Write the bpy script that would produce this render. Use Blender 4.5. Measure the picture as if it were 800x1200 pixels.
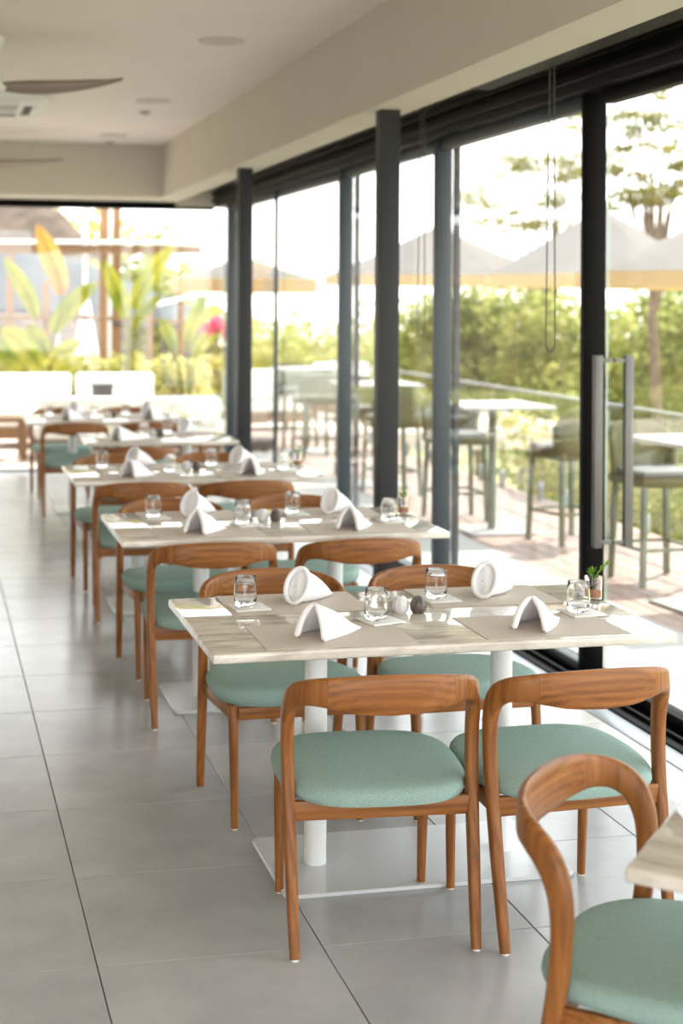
import bpy, bmesh, math, random
import numpy as np
from mathutils import Vector, Matrix

for o in list(bpy.data.objects):
    bpy.data.objects.remove(o)
S = bpy.context.scene
COL = S.collection
R = math.radians

# ------------------------------------------------------------------ camera
# world: X towards the window wall, Y into the depth of the room, Z up
FPX, TH, CX, CY, CAMH, ROLL = 1737.53, .2144, 293.73, 351.12, 1.7201, .0064
cd = bpy.data.cameras.new('camera')
cam = bpy.data.objects.new('camera', cd)
COL.objects.link(cam)
cd.sensor_fit = 'VERTICAL'
cd.sensor_height = 36.0
cd.sensor_width = 24.0
cd.lens = FPX / 1200 * 36
cd.shift_x = (400 - CX) / 1200
cd.shift_y = -(600 - CY) / 1200
cd.clip_start = .05
cd.clip_end = 400
cd.dof.use_dof = True
cd.dof.focus_distance = 4.15
cd.dof.aperture_fstop = cd.lens / 1000 / .021
_c, _s = math.cos(ROLL), math.sin(ROLL)
_right = Vector((math.cos(TH), -math.sin(TH), 0))
_up = Vector((0, 0, 1))
_fw = Vector((math.sin(TH), math.cos(TH), 0))
_cx = _c * _right + _s * _up
_cy = _c * _up - _s * _right
M = Matrix.Identity(4)
for i in range(3):
    M[i][0], M[i][1], M[i][2] = _cx[i], _cy[i], -_fw[i]
M[2][3] = CAMH
cam.matrix_world = M
S.camera = cam

# ------------------------------------------------------------------ world, sun, exposure
w = bpy.data.worlds.new('hazy_sky')
S.world = w
w.use_nodes = True
nt = w.node_tree
nt.nodes.clear()
tc = nt.nodes.new('ShaderNodeTexCoord')
sx = nt.nodes.new('ShaderNodeSeparateXYZ')
cr = nt.nodes.new('ShaderNodeValToRGB')
cr.color_ramp.elements[0].position = .0
cr.color_ramp.elements[0].color = (1.0, .965, .945, 1)
cr.color_ramp.elements[1].position = .7
cr.color_ramp.elements[1].color = (.84, .90, 1.0, 1)
bg = nt.nodes.new('ShaderNodeBackground')
bg.inputs['Strength'].default_value = 1.3
wo = nt.nodes.new('ShaderNodeOutputWorld')
nt.links.new(tc.outputs['Generated'], sx.inputs[0])
nt.links.new(sx.outputs['Z'], cr.inputs[0])
nt.links.new(cr.outputs[0], bg.inputs['Color'])
nt.links.new(bg.outputs[0], wo.inputs['Surface'])

sd = bpy.data.lights.new('sun', 'SUN')
sun = bpy.data.objects.new('sun', sd)
COL.objects.link(sun)
sd.energy = 2.0
sd.angle = R(.6)
sd.color = (1.0, .93, .80)
SUNDIR = Vector((.62, .48, 1.0)).normalized()      # towards the sun
sun.rotation_euler = SUNDIR.to_track_quat('Z', 'Y').to_euler()

S.view_settings.view_transform = 'Standard'
S.view_settings.look = 'None'
S.view_settings.gamma = 1
S.view_settings.use_curve_mapping = False
S.view_settings.exposure = 1.95
try:
    S.cycles.transparent_max_bounces = 40
    S.cycles.max_bounces = 12
    S.cycles.diffuse_bounces = 6
except Exception:
    pass


# ------------------------------------------------------------------ helpers: materials
def new_mat(name):
    m = bpy.data.materials.new(name)
    m.use_nodes = True
    n = m.node_tree
    return m, n, n.nodes['Principled BSDF']


def L(n, a, b):
    n.links.new(a, b)


def plain(name, col, rough=.5, metal=0, noise=.0, nscale=6., bump=0., bscale=200., spec=.5, trans=0):
    m, n, p = new_mat(name)
    p.inputs['Base Color'].default_value = (*col, 1)
    p.inputs['Roughness'].default_value = rough
    p.inputs['Metallic'].default_value = metal
    p.inputs['Specular IOR Level'].default_value = spec
    if trans:
        p.inputs['Transmission Weight'].default_value = trans
    t = n.nodes.new('ShaderNodeTexCoord')
    if noise:
        q = n.nodes.new('ShaderNodeTexNoise')
        q.inputs['Scale'].default_value = nscale
        q.inputs['Detail'].default_value = 5
        L(n, t.outputs['Object'], q.inputs['Vector'])
        r = n.nodes.new('ShaderNodeValToRGB')
        r.color_ramp.elements[0].color = (*[c * (1 - noise) for c in col], 1)
        r.color_ramp.elements[1].color = (*[min(1, c * (1 + noise)) for c in col], 1)
        r.color_ramp.elements[0].position = .3
        r.color_ramp.elements[1].position = .7
        L(n, q.outputs[0], r.inputs[0])
        L(n, r.outputs[0], p.inputs['Base Color'])
    if bump:
        q = n.nodes.new('ShaderNodeTexNoise')
        q.inputs['Scale'].default_value = bscale
        q.inputs['Detail'].default_value = 3
        L(n, t.outputs['Object'], q.inputs['Vector'])
        b = n.nodes.new('ShaderNodeBump')
        b.inputs['Strength'].default_value = bump
        b.inputs['Distance'].default_value = .003
        L(n, q.outputs[0], b.inputs['Height'])
        L(n, b.outputs[0], p.inputs['Normal'])
    return m


def wood(name, axis, dark, mid, light, rough=.38, freq=16.):
    m, n, p = new_mat(name)
    t = n.nodes.new('ShaderNodeTexCoord')
    oi = n.nodes.new('ShaderNodeObjectInfo')
    mul = n.nodes.new('ShaderNodeMath')
    mul.operation = 'MULTIPLY'
    mul.inputs[1].default_value = 7.0
    L(n, oi.outputs['Random'], mul.inputs[0])
    add = n.nodes.new('ShaderNodeVectorMath')
    add.operation = 'ADD'
    L(n, t.outputs['Object'], add.inputs[0])
    L(n, mul.outputs[0], add.inputs[1])
    mp = n.nodes.new('ShaderNodeMapping')
    sc = [freq] * 3
    sc[axis] = freq * .09
    mp.inputs['Scale'].default_value = sc
    L(n, add.outputs[0], mp.inputs['Vector'])
    q = n.nodes.new('ShaderNodeTexNoise')
    q.inputs['Scale'].default_value = 2.2
    q.inputs['Detail'].default_value = 8
    q.inputs['Roughness'].default_value = .62
    q.inputs['Distortion'].default_value = .9
    L(n, mp.outputs[0], q.inputs['Vector'])
    wv = n.nodes.new('ShaderNodeTexWave')
    wv.wave_type = 'RINGS'
    wv.rings_direction = 'XYZ'[axis]
    wv.inputs['Scale'].default_value = 1.1
    wv.inputs['Distortion'].default_value = 5
    wv.inputs['Detail'].default_value = 3
    L(n, mp.outputs[0], wv.inputs['Vector'])
    mx = n.nodes.new('ShaderNodeMix')
    mx.inputs['Factor'].default_value = .14
    L(n, q.outputs[0], mx.inputs[2])
    L(n, wv.outputs['Fac'], mx.inputs[3])
    r = n.nodes.new('ShaderNodeValToRGB')
    e = r.color_ramp.elements
    e[0].position, e[0].color = .22, (*dark, 1)
    e[1].position, e[1].color = .8, (*light, 1)
    k = e.new(.48)
    k.color = (*mid, 1)
    L(n, mx.outputs[0], r.inputs[0])
    L(n, r.outputs[0], p.inputs['Base Color'])
    p.inputs['Roughness'].default_value = rough
    p.inputs['Specular IOR Level'].default_value = .35
    b = n.nodes.new('ShaderNodeBump')
    b.inputs['Strength'].default_value = .12
    b.inputs['Distance'].default_value = .001
    L(n, q.outputs[0], b.inputs['Height'])
    L(n, b.outputs[0], p.inputs['Normal'])
    return m


def pane_glass(name, tint=(.97, .99, .98), base=.05):
    """thin architectural glass: clear, with Schlick reflection"""
    m = bpy.data.materials.new(name)
    m.use_nodes = True
    n = m.node_tree
    n.nodes.clear()
    out = n.nodes.new('ShaderNodeOutputMaterial')
    tr = n.nodes.new('ShaderNodeBsdfTransparent')
    tr.inputs[0].default_value = (*tint, 1)
    gl = n.nodes.new('ShaderNodeBsdfGlossy')
    gl.inputs['Roughness'].default_value = 0
    lw = n.nodes.new('ShaderNodeLayerWeight')
    lw.inputs['Blend'].default_value = .5
    pw = n.nodes.new('ShaderNodeMath')
    pw.operation = 'POWER'
    pw.inputs[1].default_value = 5
    L(n, lw.outputs['Facing'], pw.inputs[0])
    ma = n.nodes.new('ShaderNodeMath')
    ma.operation = 'MULTIPLY_ADD'
    ma.inputs[1].default_value = .6
    ma.inputs[2].default_value = base
    L(n, pw.outputs[0], ma.inputs[0])
    mx = n.nodes.new('ShaderNodeMixShader')
    L(n, ma.outputs[0], mx.inputs[0])
    L(n, tr.outputs[0], mx.inputs[1])
    L(n, gl.outputs[0], mx.inputs[2])
    L(n, mx.outputs[0], out.inputs['Surface'])
    return m


def leafy(name, c0, c1, transl=.5, scale=2.5):
    m = bpy.data.materials.new(name)
    m.use_nodes = True
    n = m.node_tree
    n.nodes.clear()
    out = n.nodes.new('ShaderNodeOutputMaterial')
    t = n.nodes.new('ShaderNodeTexCoord')
    q = n.nodes.new('ShaderNodeTexNoise')
    q.inputs['Scale'].default_value = scale
    q.inputs['Detail'].default_value = 4
    L(n, t.outputs['Object'], q.inputs['Vector'])
    r = n.nodes.new('ShaderNodeValToRGB')
    r.color_ramp.elements[0].position = .35
    r.color_ramp.elements[0].color = (*c0, 1)
    r.color_ramp.elements[1].position = .65
    r.color_ramp.elements[1].color = (*c1, 1)
    L(n, q.outputs[0], r.inputs[0])
    d = n.nodes.new('ShaderNodeBsdfDiffuse')
    tl = n.nodes.new('ShaderNodeBsdfTranslucent')
    L(n, r.outputs[0], d.inputs[0])
    L(n, r.outputs[0], tl.inputs[0])
    mx = n.nodes.new('ShaderNodeMixShader')
    mx.inputs[0].default_value = transl
    L(n, d.outputs[0], mx.inputs[1])
    L(n, tl.outputs[0], mx.inputs[2])
    L(n, mx.outputs[0], out.inputs['Surface'])
    return m


def tile_mat():
    m, n, p = new_mat('floor_tile_porcelain')
    g = n.nodes.new('ShaderNodeNewGeometry')
    oi = n.nodes.new('ShaderNodeObjectInfo')
    mul = n.nodes.new('ShaderNodeVectorMath')
    mul.operation = 'SCALE'
    mul.inputs['Scale'].default_value = 9
    L(n, oi.outputs['Random'], mul.inputs[0])
    add = n.nodes.new('ShaderNodeVectorMath')
    L(n, g.outputs['Position'], add.inputs[0])
    L(n, mul.outputs[0], add.inputs[1])
    q = n.nodes.new('ShaderNodeTexNoise')
    q.inputs['Scale'].default_value = 3.2
    q.inputs['Detail'].default_value = 7
    q.inputs['Roughness'].default_value = .6
    L(n, add.outputs[0], q.inputs['Vector'])
    q2 = n.nodes.new('ShaderNodeTexNoise')
    q2.inputs['Scale'].default_value = 9
    q2.inputs['Detail'].default_value = 3
    L(n, add.outputs[0], q2.inputs['Vector'])
    r = n.nodes.new('ShaderNodeValToRGB')
    r.color_ramp.elements[0].position = .3
    r.color_ramp.elements[0].color = (.37, .37, .375, 1)
    r.color_ramp.elements[1].position = .72
    r.color_ramp.elements[1].color = (.475, .475, .48, 1)
    L(n, q.outputs[0], r.inputs[0])
    hs = n.nodes.new('ShaderNodeHueSaturation')
    mr = n.nodes.new('ShaderNodeMapRange')
    mr.inputs['To Min'].default_value = .96
    mr.inputs['To Max'].default_value = 1.04
    L(n, oi.outputs['Random'], mr.inputs['Value'])
    L(n, mr.outputs[0], hs.inputs['Value'])
    L(n, r.outputs[0], hs.inputs['Color'])
    L(n, hs.outputs[0], p.inputs['Base Color'])
    rr = n.nodes.new('ShaderNodeMapRange')
    rr.inputs['To Min'].default_value = .19
    rr.inputs['To Max'].default_value = .25
    L(n, q2.outputs[0], rr.inputs['Value'])
    L(n, rr.outputs[0], p.inputs['Roughness'])
    return m


def marble_mat():
    m, n, p = new_mat('beige_marble')
    t = n.nodes.new('ShaderNodeTexCoord')
    oi = n.nodes.new('ShaderNodeObjectInfo')
    sc = n.nodes.new('ShaderNodeMath')
    sc.operation = 'MULTIPLY'
    sc.inputs[1].default_value = 5
    L(n, oi.outputs['Random'], sc.inputs[0])
    add = n.nodes.new('ShaderNodeVectorMath')
    L(n, t.outputs['Object'], add.inputs[0])
    L(n, sc.outputs[0], add.inputs[1])
    mp = n.nodes.new('ShaderNodeMapping')
    mp.inputs['Rotation'].default_value = (0, 0, .25)
    mp.inputs['Scale'].default_value = (1.6, 5.5, 4)
    L(n, add.outputs[0], mp.inputs['Vector'])
    q = n.nodes.new('ShaderNodeTexNoise')
    q.inputs['Scale'].default_value = 2.4
    q.inputs['Detail'].default_value = 9
    q.inputs['Roughness'].default_value = .62
    q.inputs['Distortion'].default_value = 1.4
    L(n, mp.outputs[0], q.inputs['Vector'])
    r = n.nodes.new('ShaderNodeValToRGB')
    e = r.color_ramp.elements
    e[0].position, e[0].color = .28, (.36, .325, .28, 1)
    e[1].position, e[1].color = .75, (.78, .74, .67, 1)
    k = e.new(.44)
    k.color = (.58, .53, .45, 1)
    k = e.new(.56)
    k.color = (.70, .65, .57, 1)
    L(n, q.outputs[0], r.inputs[0])
    L(n, r.outputs[0], p.inputs['Base Color'])
    p.inputs['Roughness'].default_value = .05
    p.inputs['IOR'].default_value = 1.6
    return m


def mat_weave():
    m, n, p = new_mat('woven_placemat')
    t = n.nodes.new('ShaderNodeTexCoord')
    wv = n.nodes.new('ShaderNodeTexWave')
    wv.bands_direction = 'Y'
    wv.inputs['Scale'].default_value = 38
    wv.inputs['Distortion'].default_value = .3
    L(n, t.outputs['Object'], wv.inputs['Vector'])
    wx = n.nodes.new('ShaderNodeTexWave')
    wx.bands_direction = 'X'
    wx.inputs['Scale'].default_value = 70
    L(n, t.outputs['Object'], wx.inputs['Vector'])
    mu = n.nodes.new('ShaderNodeMath')
    mu.operation = 'MULTIPLY'
    L(n, wv.outputs['Fac'], mu.inputs[0])
    L(n, wx.outputs['Fac'], mu.inputs[1])
    av = n.nodes.new('ShaderNodeMath')
    av.operation = 'MULTIPLY_ADD'
    av.inputs[1].default_value = .5
    L(n, mu.outputs[0], av.inputs[0])
    hv = n.nodes.new('ShaderNodeMath')
    hv.operation = 'MULTIPLY'
    hv.inputs[1].default_value = .5
    L(n, wv.outputs['Fac'], hv.inputs[0])
    L(n, hv.outputs[0], av.inputs[2])
    r = n.nodes.new('ShaderNodeValToRGB')
    r.color_ramp.elements[0].color = (.50, .43, .37, 1)
    r.color_ramp.elements[1].color = (.76, .68, .60, 1)
    L(n, av.outputs[0], r.inputs[0])
    L(n, r.outputs[0], p.inputs['Base Color'])
    p.inputs['Roughness'].default_value = .7
    b = n.nodes.new('ShaderNodeBump')
    b.inputs['Strength'].default_value = .4
    b.inputs['Distance'].default_value = .001
    L(n, av.outputs[0], b.inputs['Height'])
    L(n, b.outputs[0], p.inputs['Normal'])
    return m


WD, WM, WL = (.115, .038, .0085), (.25, .090, .020), (.38, .158, .042)
MT = {
    'tile': tile_mat(),
    'grout': plain('grout', (.13, .125, .115), .9),
    'marble': marble_mat(),
    'weave': mat_weave(),
    'wood_x': wood('chair_wood_across', 0, WD, WM, WL),
    'wood_z': wood('chair_wood_upright', 2, WD, WM, WL),
    'wood_y': wood('chair_wood_lengthwise', 1, WD, WM, WL),
    'mint': plain('mint_boucle', (.30, .43, .385), .95, noise=.14, nscale=220, bump=.9, bscale=420, spec=.2),
    'glide': plain('white_glide', (.8, .8, .78), .4),
    'white_metal': plain('white_powder_coat', (.78, .80, .80), .3),
    'plate': plain('white_base_plate', (.62, .64, .65), .22),
    'napkin': plain('white_linen', (.88, .88, .90), .85, bump=.15, bscale=900, spec=.2),
    'coaster': plain('white_card', (.82, .82, .80), .8),
    'dark_stone': plain('dark_stone', (.10, .08, .066), .35, noise=.5, nscale=40),
    'pale_stone': plain('pale_stone', (.68, .68, .68), .35, noise=.12, nscale=40),
    'hole': plain('black_hole', (.01, .01, .01), .8),
    'paint': plain('cream_paint', (.53, .49, .41), .8, noise=.02, nscale=2),
    'ceiling': plain('ceiling_paint', (.75, .685, .615), .85, noise=.015, nscale=2),
    'frame_grey': plain('slate_grey_frame', (.042, .054, .064), .4),
    'frame_black': plain('black_frame', (.0018, .0018, .002), .5, spec=.08),
    'column': plain('charcoal_steel', (.026, .027, .030), .5, spec=.3),
    'alu': plain('aluminium_sill', (.30, .33, .38), .35, metal=.6),
    'handle': plain('brushed_grey_handle', (.13, .125, .115), .4, metal=.4),
    'glass': pane_glass('window_glass'),
    'glass_edge': plain('green_glass_edge', (.40, .52, .45), .2),
    'cord': plain('grey_cord', (.05, .05, .048), .6),
    'white_plastic': plain('white_plastic', (.72, .71, .68), .4),
    'speaker': plain('speaker_grille_cream', (.56, .52, .46), .8),
    'vent_dark': plain('vent_slot', (.03, .03, .03), .7),
    'vent_grey': plain('vent_grey', (.42, .41, .38), .6),
    'fan_wood': wood('fan_blade_wood', 0, (.13, .085, .055), (.20, .135, .09), (.27, .19, .13), .4),
    'deck': wood('deck_board', 1, (.30, .20, .16), (.40, .28, .235), (.48, .35, .30), .6, 10),
    'terrace': plain('pale_terrace', (.46, .45, .435), .5, noise=.03),
    'patio': plain('pinkish_patio', (.72, .58, .50), .8, noise=.06, nscale=3),
    'ground': plain('garden_soil', (.30, .28, .10), .95, noise=.35, nscale=2),
    'bank': plain('rocky_bank', (.10, .068, .050), .95, noise=.5, nscale=3, bump=1, bscale=8),
    'olive': plain('olive_upholstery', (.135, .13, .058), .8, noise=.12, nscale=30),
    'olive_leg': plain('olive_metal', (.14, .15, .09), .4),
    'pale_top': plain('pale_table_top', (.42, .42, .41), .4),
    'pale_seat': plain('pale_blue_cushion', (.20, .205, .20), .8),
    'cushion': plain('white_cushion', (.86, .86, .80), .85),
    'teak': wood('outdoor_teak', 0, (.14, .07, .03), (.20, .11, .05), (.26, .15, .08), .6, 6),
    'teak_z': wood('outdoor_teak_upright', 2, (.16, .075, .03), (.24, .12, .05), (.30, .17, .08), .6, 6),
    'white_paint': plain('white_paint', (.82, .82, .80), .6),
    'tarp': plain('grey_tarpaulin', (.036, .041, .046), .75, noise=.35, nscale=1.5),
    'charcoal': plain('charcoal_box', (.09, .085, .085), .6),
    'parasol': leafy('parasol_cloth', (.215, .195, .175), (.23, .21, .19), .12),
    'valance': leafy('parasol_valance_sunlit', (.80, .64, .40), (.84, .68, .44), .6),  # warm sunlight glowing through the cloth is put into this paler colour
    'steel': plain('galvanised_steel', (.35, .36, .37), .4, metal=.6),
    'leaf_g': leafy('green_leaf', (.17, .21, .05), (.56, .54, .19), .65, 1.6),
    'leaf_y': leafy('yellow_green_leaf', (.30, .30, .08), (.66, .58, .22), .65, 1.6),
    'leaf_d': leafy('deep_green_leaf', (.09, .12, .03), (.30, .33, .11), .6, 1.6),
    'leaf_o': leafy('acacia_leaf', (.14, .15, .04), (.32, .28, .08)),
    'banana_g': leafy('paddle_leaf_green', (.13, .17, .015), (.36, .32, .05), .55),
    'banana_o': leafy('paddle_leaf_orange', (.38, .14, .05), (.42, .28, .06), .55),
    'bark': plain('bark', (.16, .11, .075), .9, noise=.4, nscale=12),
    'petal': leafy('purple_petal', (.22, .02, .26), (.42, .06, .46), .3, 40),
    'pink': leafy('pink_petal', (.75, .12, .22), (.85, .25, .33), .3, 8),
    'substrate': plain('orange_substrate', (.40, .13, .04), .9, noise=.4, nscale=120),
    'sprig': leafy('vase_leaf', (.14, .30, .03), (.26, .46, .06), .4, 30),
}
m, n, p = new_mat('drinking_glass')
p.inputs['Base Color'].default_value = (1, 1, 1, 1)
p.inputs['Roughness'].default_value = 0
p.inputs['IOR'].default_value = 1.45
p.inputs['Transmission Weight'].default_value = 1
MT['tumbler'] = m


# ------------------------------------------------------------------ helpers: geometry
class MB:
    def __init__(self):
        self.v, self.f = [], []

    def add(self, vs, fs):
        b = len(self.v)
        self.v += [tuple(q) for q in vs]
        self.f += [tuple(b + i for i in f) for f in fs]
        return self

    def box(self, x0, x1, y0, y1, z0, z1):
        vs = [(x, y, z) for z in (z0, z1) for y in (y0, y1) for x in (x0, x1)]
        return self.add(vs, [(0, 2, 3, 1), (4, 5, 7, 6), (0, 1, 5, 4), (2, 6, 7, 3), (0, 4, 6, 2), (1, 3, 7, 5)])

    def bar(self, a, b, wx, wz, up=(0, 0, 1)):
        a, b = Vector(a), Vector(b)
        t = (b - a).normalized()
        u = Vector(up)
        s = t.cross(u)
        if s.length < 1e-4:
            s = t.cross(Vector((0, 1, 0)))
        s.normalize()
        u = s.cross(t)
        vs = []
        for c in (a, b):
            for i, j in ((-1, -1), (1, -1), (1, 1), (-1, 1)):
                vs.append(c + s * (i * wx / 2) + u * (j * wz / 2))
        return self.add(vs, [(3, 2, 1, 0), (4, 5, 6, 7), (0, 1, 5, 4), (1, 2, 6, 5), (2, 3, 7, 6), (3, 0, 4, 7)])

    def lathe(self, prof, n=24, c=(0, 0, 0), cap0=True, cap1=True):
        vs, fs = [], []
        for r, z in prof:
            for i in range(n):
                a = 2 * math.pi * i / n
                vs.append((c[0] + r * math.cos(a), c[1] + r * math.sin(a), c[2] + z))
        for k in range(len(prof) - 1):
            for i in range(n):
                j = (i + 1) % n
                fs.append((k * n + i, k * n + j, (k + 1) * n + j, (k + 1) * n + i))
        if cap0:
            fs.append(tuple(reversed(range(n))))
        if cap1:
            fs.append(tuple((len(prof) - 1) * n + i for i in range(n)))
        return self.add(vs, fs)

    def cyl(self, r, z0, z1, c=(0, 0), n=20, r1=None):
        return self.lathe([(r, z0), (r if r1 is None else r1, z1)], n, (c[0], c[1], 0))

    def tube(self, pts, rad, n=10, closed=False):
        pts = [Vector(q) for q in pts]
        m = len(pts)
        rads = rad if isinstance(rad, (list, tuple)) else [rad] * m
        vs, fs = [], []
        ref = None
        for i, q in enumerate(pts):
            if closed:
                t = pts[(i + 1) % m] - pts[i - 1]
            else:
                t = pts[min(i + 1, m - 1)] - pts[max(i - 1, 0)]
            t.normalize()
            if ref is None:
                ref = Vector((0, 0, 1)) if abs(t.z) < .9 else Vector((1, 0, 0))
            s = t.cross(ref).normalized()
            ref = s.cross(t).normalized()
            for k in range(n):
                a = 2 * math.pi * k / n
                vs.append(q + (s * math.cos(a) + ref * math.sin(a)) * rads[i])
        for i in range(m if closed else m - 1):
            i2 = (i + 1) % m
            for k in range(n):
                k2 = (k + 1) % n
                fs.append((i * n + k, i * n + k2, i2 * n + k2, i2 * n + k))
        if not closed:
            fs.append(tuple(reversed(range(n))))
            fs.append(tuple((m - 1) * n + k for k in range(n)))
        return self.add(vs, fs)

    def grid(self, nu, nv, fn, wrap=False):
        vs = [fn(i / (nu - 1 if not wrap else nu), j / (nv - 1)) for i in range(nu) for j in range(nv)]
        fs = []
        for i in range(nu if wrap else nu - 1):
            i2 = (i + 1) % nu
            for j in range(nv - 1):
                fs.append((i * nv + j, i2 * nv + j, i2 * nv + j + 1, i * nv + j + 1))
        return self.add(vs, fs)

    def build(self, name, mat, parent=None, smooth=False, bevel=0, seg=2, ang=35):
        me = bpy.data.meshes.new(name)
        me.from_pydata(self.v, [], self.f)
        if bevel:
            bm = bmesh.new()
            bm.from_mesh(me)
            bmesh.ops.recalc_face_normals(bm, faces=bm.faces)
            es = [e for e in bm.edges if len(e.link_faces) == 2 and e.calc_face_angle(0) > R(40)]
            bmesh.ops.bevel(bm, geom=es, offset=bevel, segments=seg, profile=.5, affect='EDGES')
            bm.to_mesh(me)
            bm.free()
        else:
            bm = bmesh.new()
            bm.from_mesh(me)
            bmesh.ops.recalc_face_normals(bm, faces=bm.faces)
            bm.to_mesh(me)
            bm.free()
        me.update()
        if smooth or bevel:
            me.polygons.foreach_set('use_smooth', [True] * len(me.polygons))
            me.set_sharp_from_angle(angle=R(ang))
        o = bpy.data.objects.new(name, me)
        COL.objects.link(o)
        if isinstance(mat, str):
            mat = MT[mat]
        me.materials.append(mat)
        if parent is not None:
            o.parent = parent
        return o


def tag(o, label=None, cat=None, group=None, kind=None):
    if label:
        o['label'] = label
    if cat:
        o['category'] = cat
    if group:
        o['group'] = group
    if kind:
        o['kind'] = kind
    return o


def empty(name, loc=(0, 0, 0), rz=0.0):
    o = bpy.data.objects.new(name, None)
    COL.objects.link(o)
    o.location = loc
    o.rotation_euler = (0, 0, rz)
    o.empty_display_size = .1
    return o


def copy_tree(o, parent=None):
    c = o.copy()
    COL.objects.link(c)
    c.parent = parent
    for ch in list(o.children):
        copy_tree(ch, c)
    return c


def put(o, loc, rz, label, group=None):
    o.location = loc
    o.rotation_euler = (0, 0, rz)
    o['label'] = label
    if group:
        o['group'] = group
    return o


def catmull(pts, per):
    P = [np.array(q, float) for q in pts]
    out = []
    for i in range(len(P) - 1):
        p0 = P[i - 1] if i else 2 * P[0] - P[1]
        p1, p2 = P[i], P[i + 1]
        p3 = P[i + 2] if i + 2 < len(P) else 2 * P[-1] - P[-2]
        for k in range(per):
            t = k / per
            out.append(.5 * (2 * p1 + (p2 - p0) * t + (2 * p0 - 5 * p1 + 4 * p2 - p3) * t * t + (3 * p1 - p0 - 3 * p2 + p3) * t ** 3))
    out.append(P[-1])
    return out


def ray_at(x, y, v):
    """point on the vertical plane Y = v seen at photo position (x, y): used once to read real places off the photo"""
    a, b = (x - CX) / FPX, (y - CY) / FPX
    a, b = a * _c + b * _s, b * _c - a * _s
    d = (a * math.cos(TH) + math.sin(TH), -a * math.sin(TH) + math.cos(TH), -b)
    k = v / d[1]
    return Vector((d[0] * k, v, CAMH + d[2] * k))


# ================================================================== THE SETTING
WINU = 2.95           # plane of the glazing
FARV = 14.85          # plane of the far glazing
CEIL = 3.2

fl = MB().box(-5, 2.72, -3, FARV + .1, -.20, -.010).build('floor', 'grout')
tag(fl, kind='structure')
U0, V0 = .4374 % .6, 3.8115 % .6
full = None
for i in range(-5, 5):
    for j in range(0, 25):
        x0, y0 = U0 + .6 * i, V0 + .6 * j
        x1, y1 = min(x0 + .6, 2.715), min(y0 + .6, FARV + .05)
        if x1 - x0 < .02 or y1 - y0 < .02:
            continue
        whole = x1 - x0 > .59 and y1 - y0 > .59
        if whole and full is not None:
            o = bpy.data.objects.new('tile', full)
            COL.objects.link(o)
            o.parent = fl
        else:
            g = .0017
            o = MB().box(g, x1 - x0 - g, g, y1 - y0 - g, -.011, 0).build('tile', 'tile', fl, bevel=.0012, seg=1)
            if whole:
                full = o.data
        o.location = (x0, y0, 0)
# the part of the room behind and beside the camera keeps a plain tiled slab
MB().box(-5, -2.57, -3, FARV + .05, -.011, -.0005).build('floor_border', 'tile', fl)
MB().box(-2.57, 2.715, -3, V0, -.011, -.0005).build('floor_border', 'tile', fl)

SOFU, SOFV, SOFZ = 2.2, 14.15, 2.70
ce = MB().box(-5, SOFU, -3, SOFV, CEIL, CEIL + .12).build('ceiling', 'ceiling')
tag(ce, kind='structure')
be = MB().box(SOFU, 2.44, -3, FARV + .12, SOFZ, CEIL + .12).build('wall_bulkhead_right', 'paint')
tag(be, kind='structure')
be = MB().box(-5, SOFU, SOFV, FARV + .12, SOFZ, CEIL + .12).build('wall_bulkhead_far', 'paint')
tag(be, kind='structure')
re = MB().box(2.44, 3.05, -3, FARV + .12, 2.86, CEIL + .12).build('ceiling_recess', 'paint')
tag(re, kind='structure')
rf = MB().box(-5.2, 4.6, -3.2, FARV + 1.2, CEIL + .13, CEIL + .30).build('ceiling_roof_added_eave', 'white_paint')  # unseen roof; the eave overhang is added to keep sun out of the room
tag(rf, kind='structure')
wl = MB().box(-5.15, -5, -3, FARV + .12, -.2, CEIL + .12).build('wall_left', 'paint')
tag(wl, kind='structure')
wf = MB().box(2.44, 3.05, FARV - .06, FARV + .12, 2.655, 2.86).build('wall_far', 'paint')
tag(wf, kind='structure')

# window head, far head, tracks
hd = MB().box(2.84, 3.08, -3, FARV - .062, 2.66, 2.84).build('trim_1', 'frame_black', bevel=.004)
tag(hd, kind='structure')
MB().box(2.80, 2.84, -3, FARV - .1, 2.70, 2.735).build('head_rail', 'frame_black', hd, bevel=.003)
MB().box(2.80, 2.84, -3, FARV - .1, 2.775, 2.80).build('head_rail', 'frame_black', hd, bevel=.003)
hf = MB().box(-5, 2.84, FARV - .04, FARV + .06, 2.625, 2.70).build('trim_2', 'frame_black', bevel=.004)
tag(hf, kind='structure')
tr = MB().box(2.81, 3.10, -3, FARV + .05, -.03, .012).build('trim_3', 'frame_black', bevel=.003)
tag(tr, kind='structure')
for a in (2.86, 2.93, 3.0):
    MB().box(a, a + .012, -3, FARV + .02, .012, .03).build('track_rail', 'frame_black', tr)
sl = MB().box(2.715, 2.81, -3, FARV + .05, -.03, .004).build('trim_4', 'alu', bevel=.002)
tag(sl, kind='structure')
ft = MB().box(-5, 2.715, FARV - .06, FARV + .10, -.03, .006).build('trim_5', 'alu', bevel=.002)
tag(ft, kind='structure')
bl = MB().box(2.50, 2.64, -3, 6.75, 2.735, 2.855).build('trim_6', 'frame_black', bevel=.006)
tag(bl, kind='structure')

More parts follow.
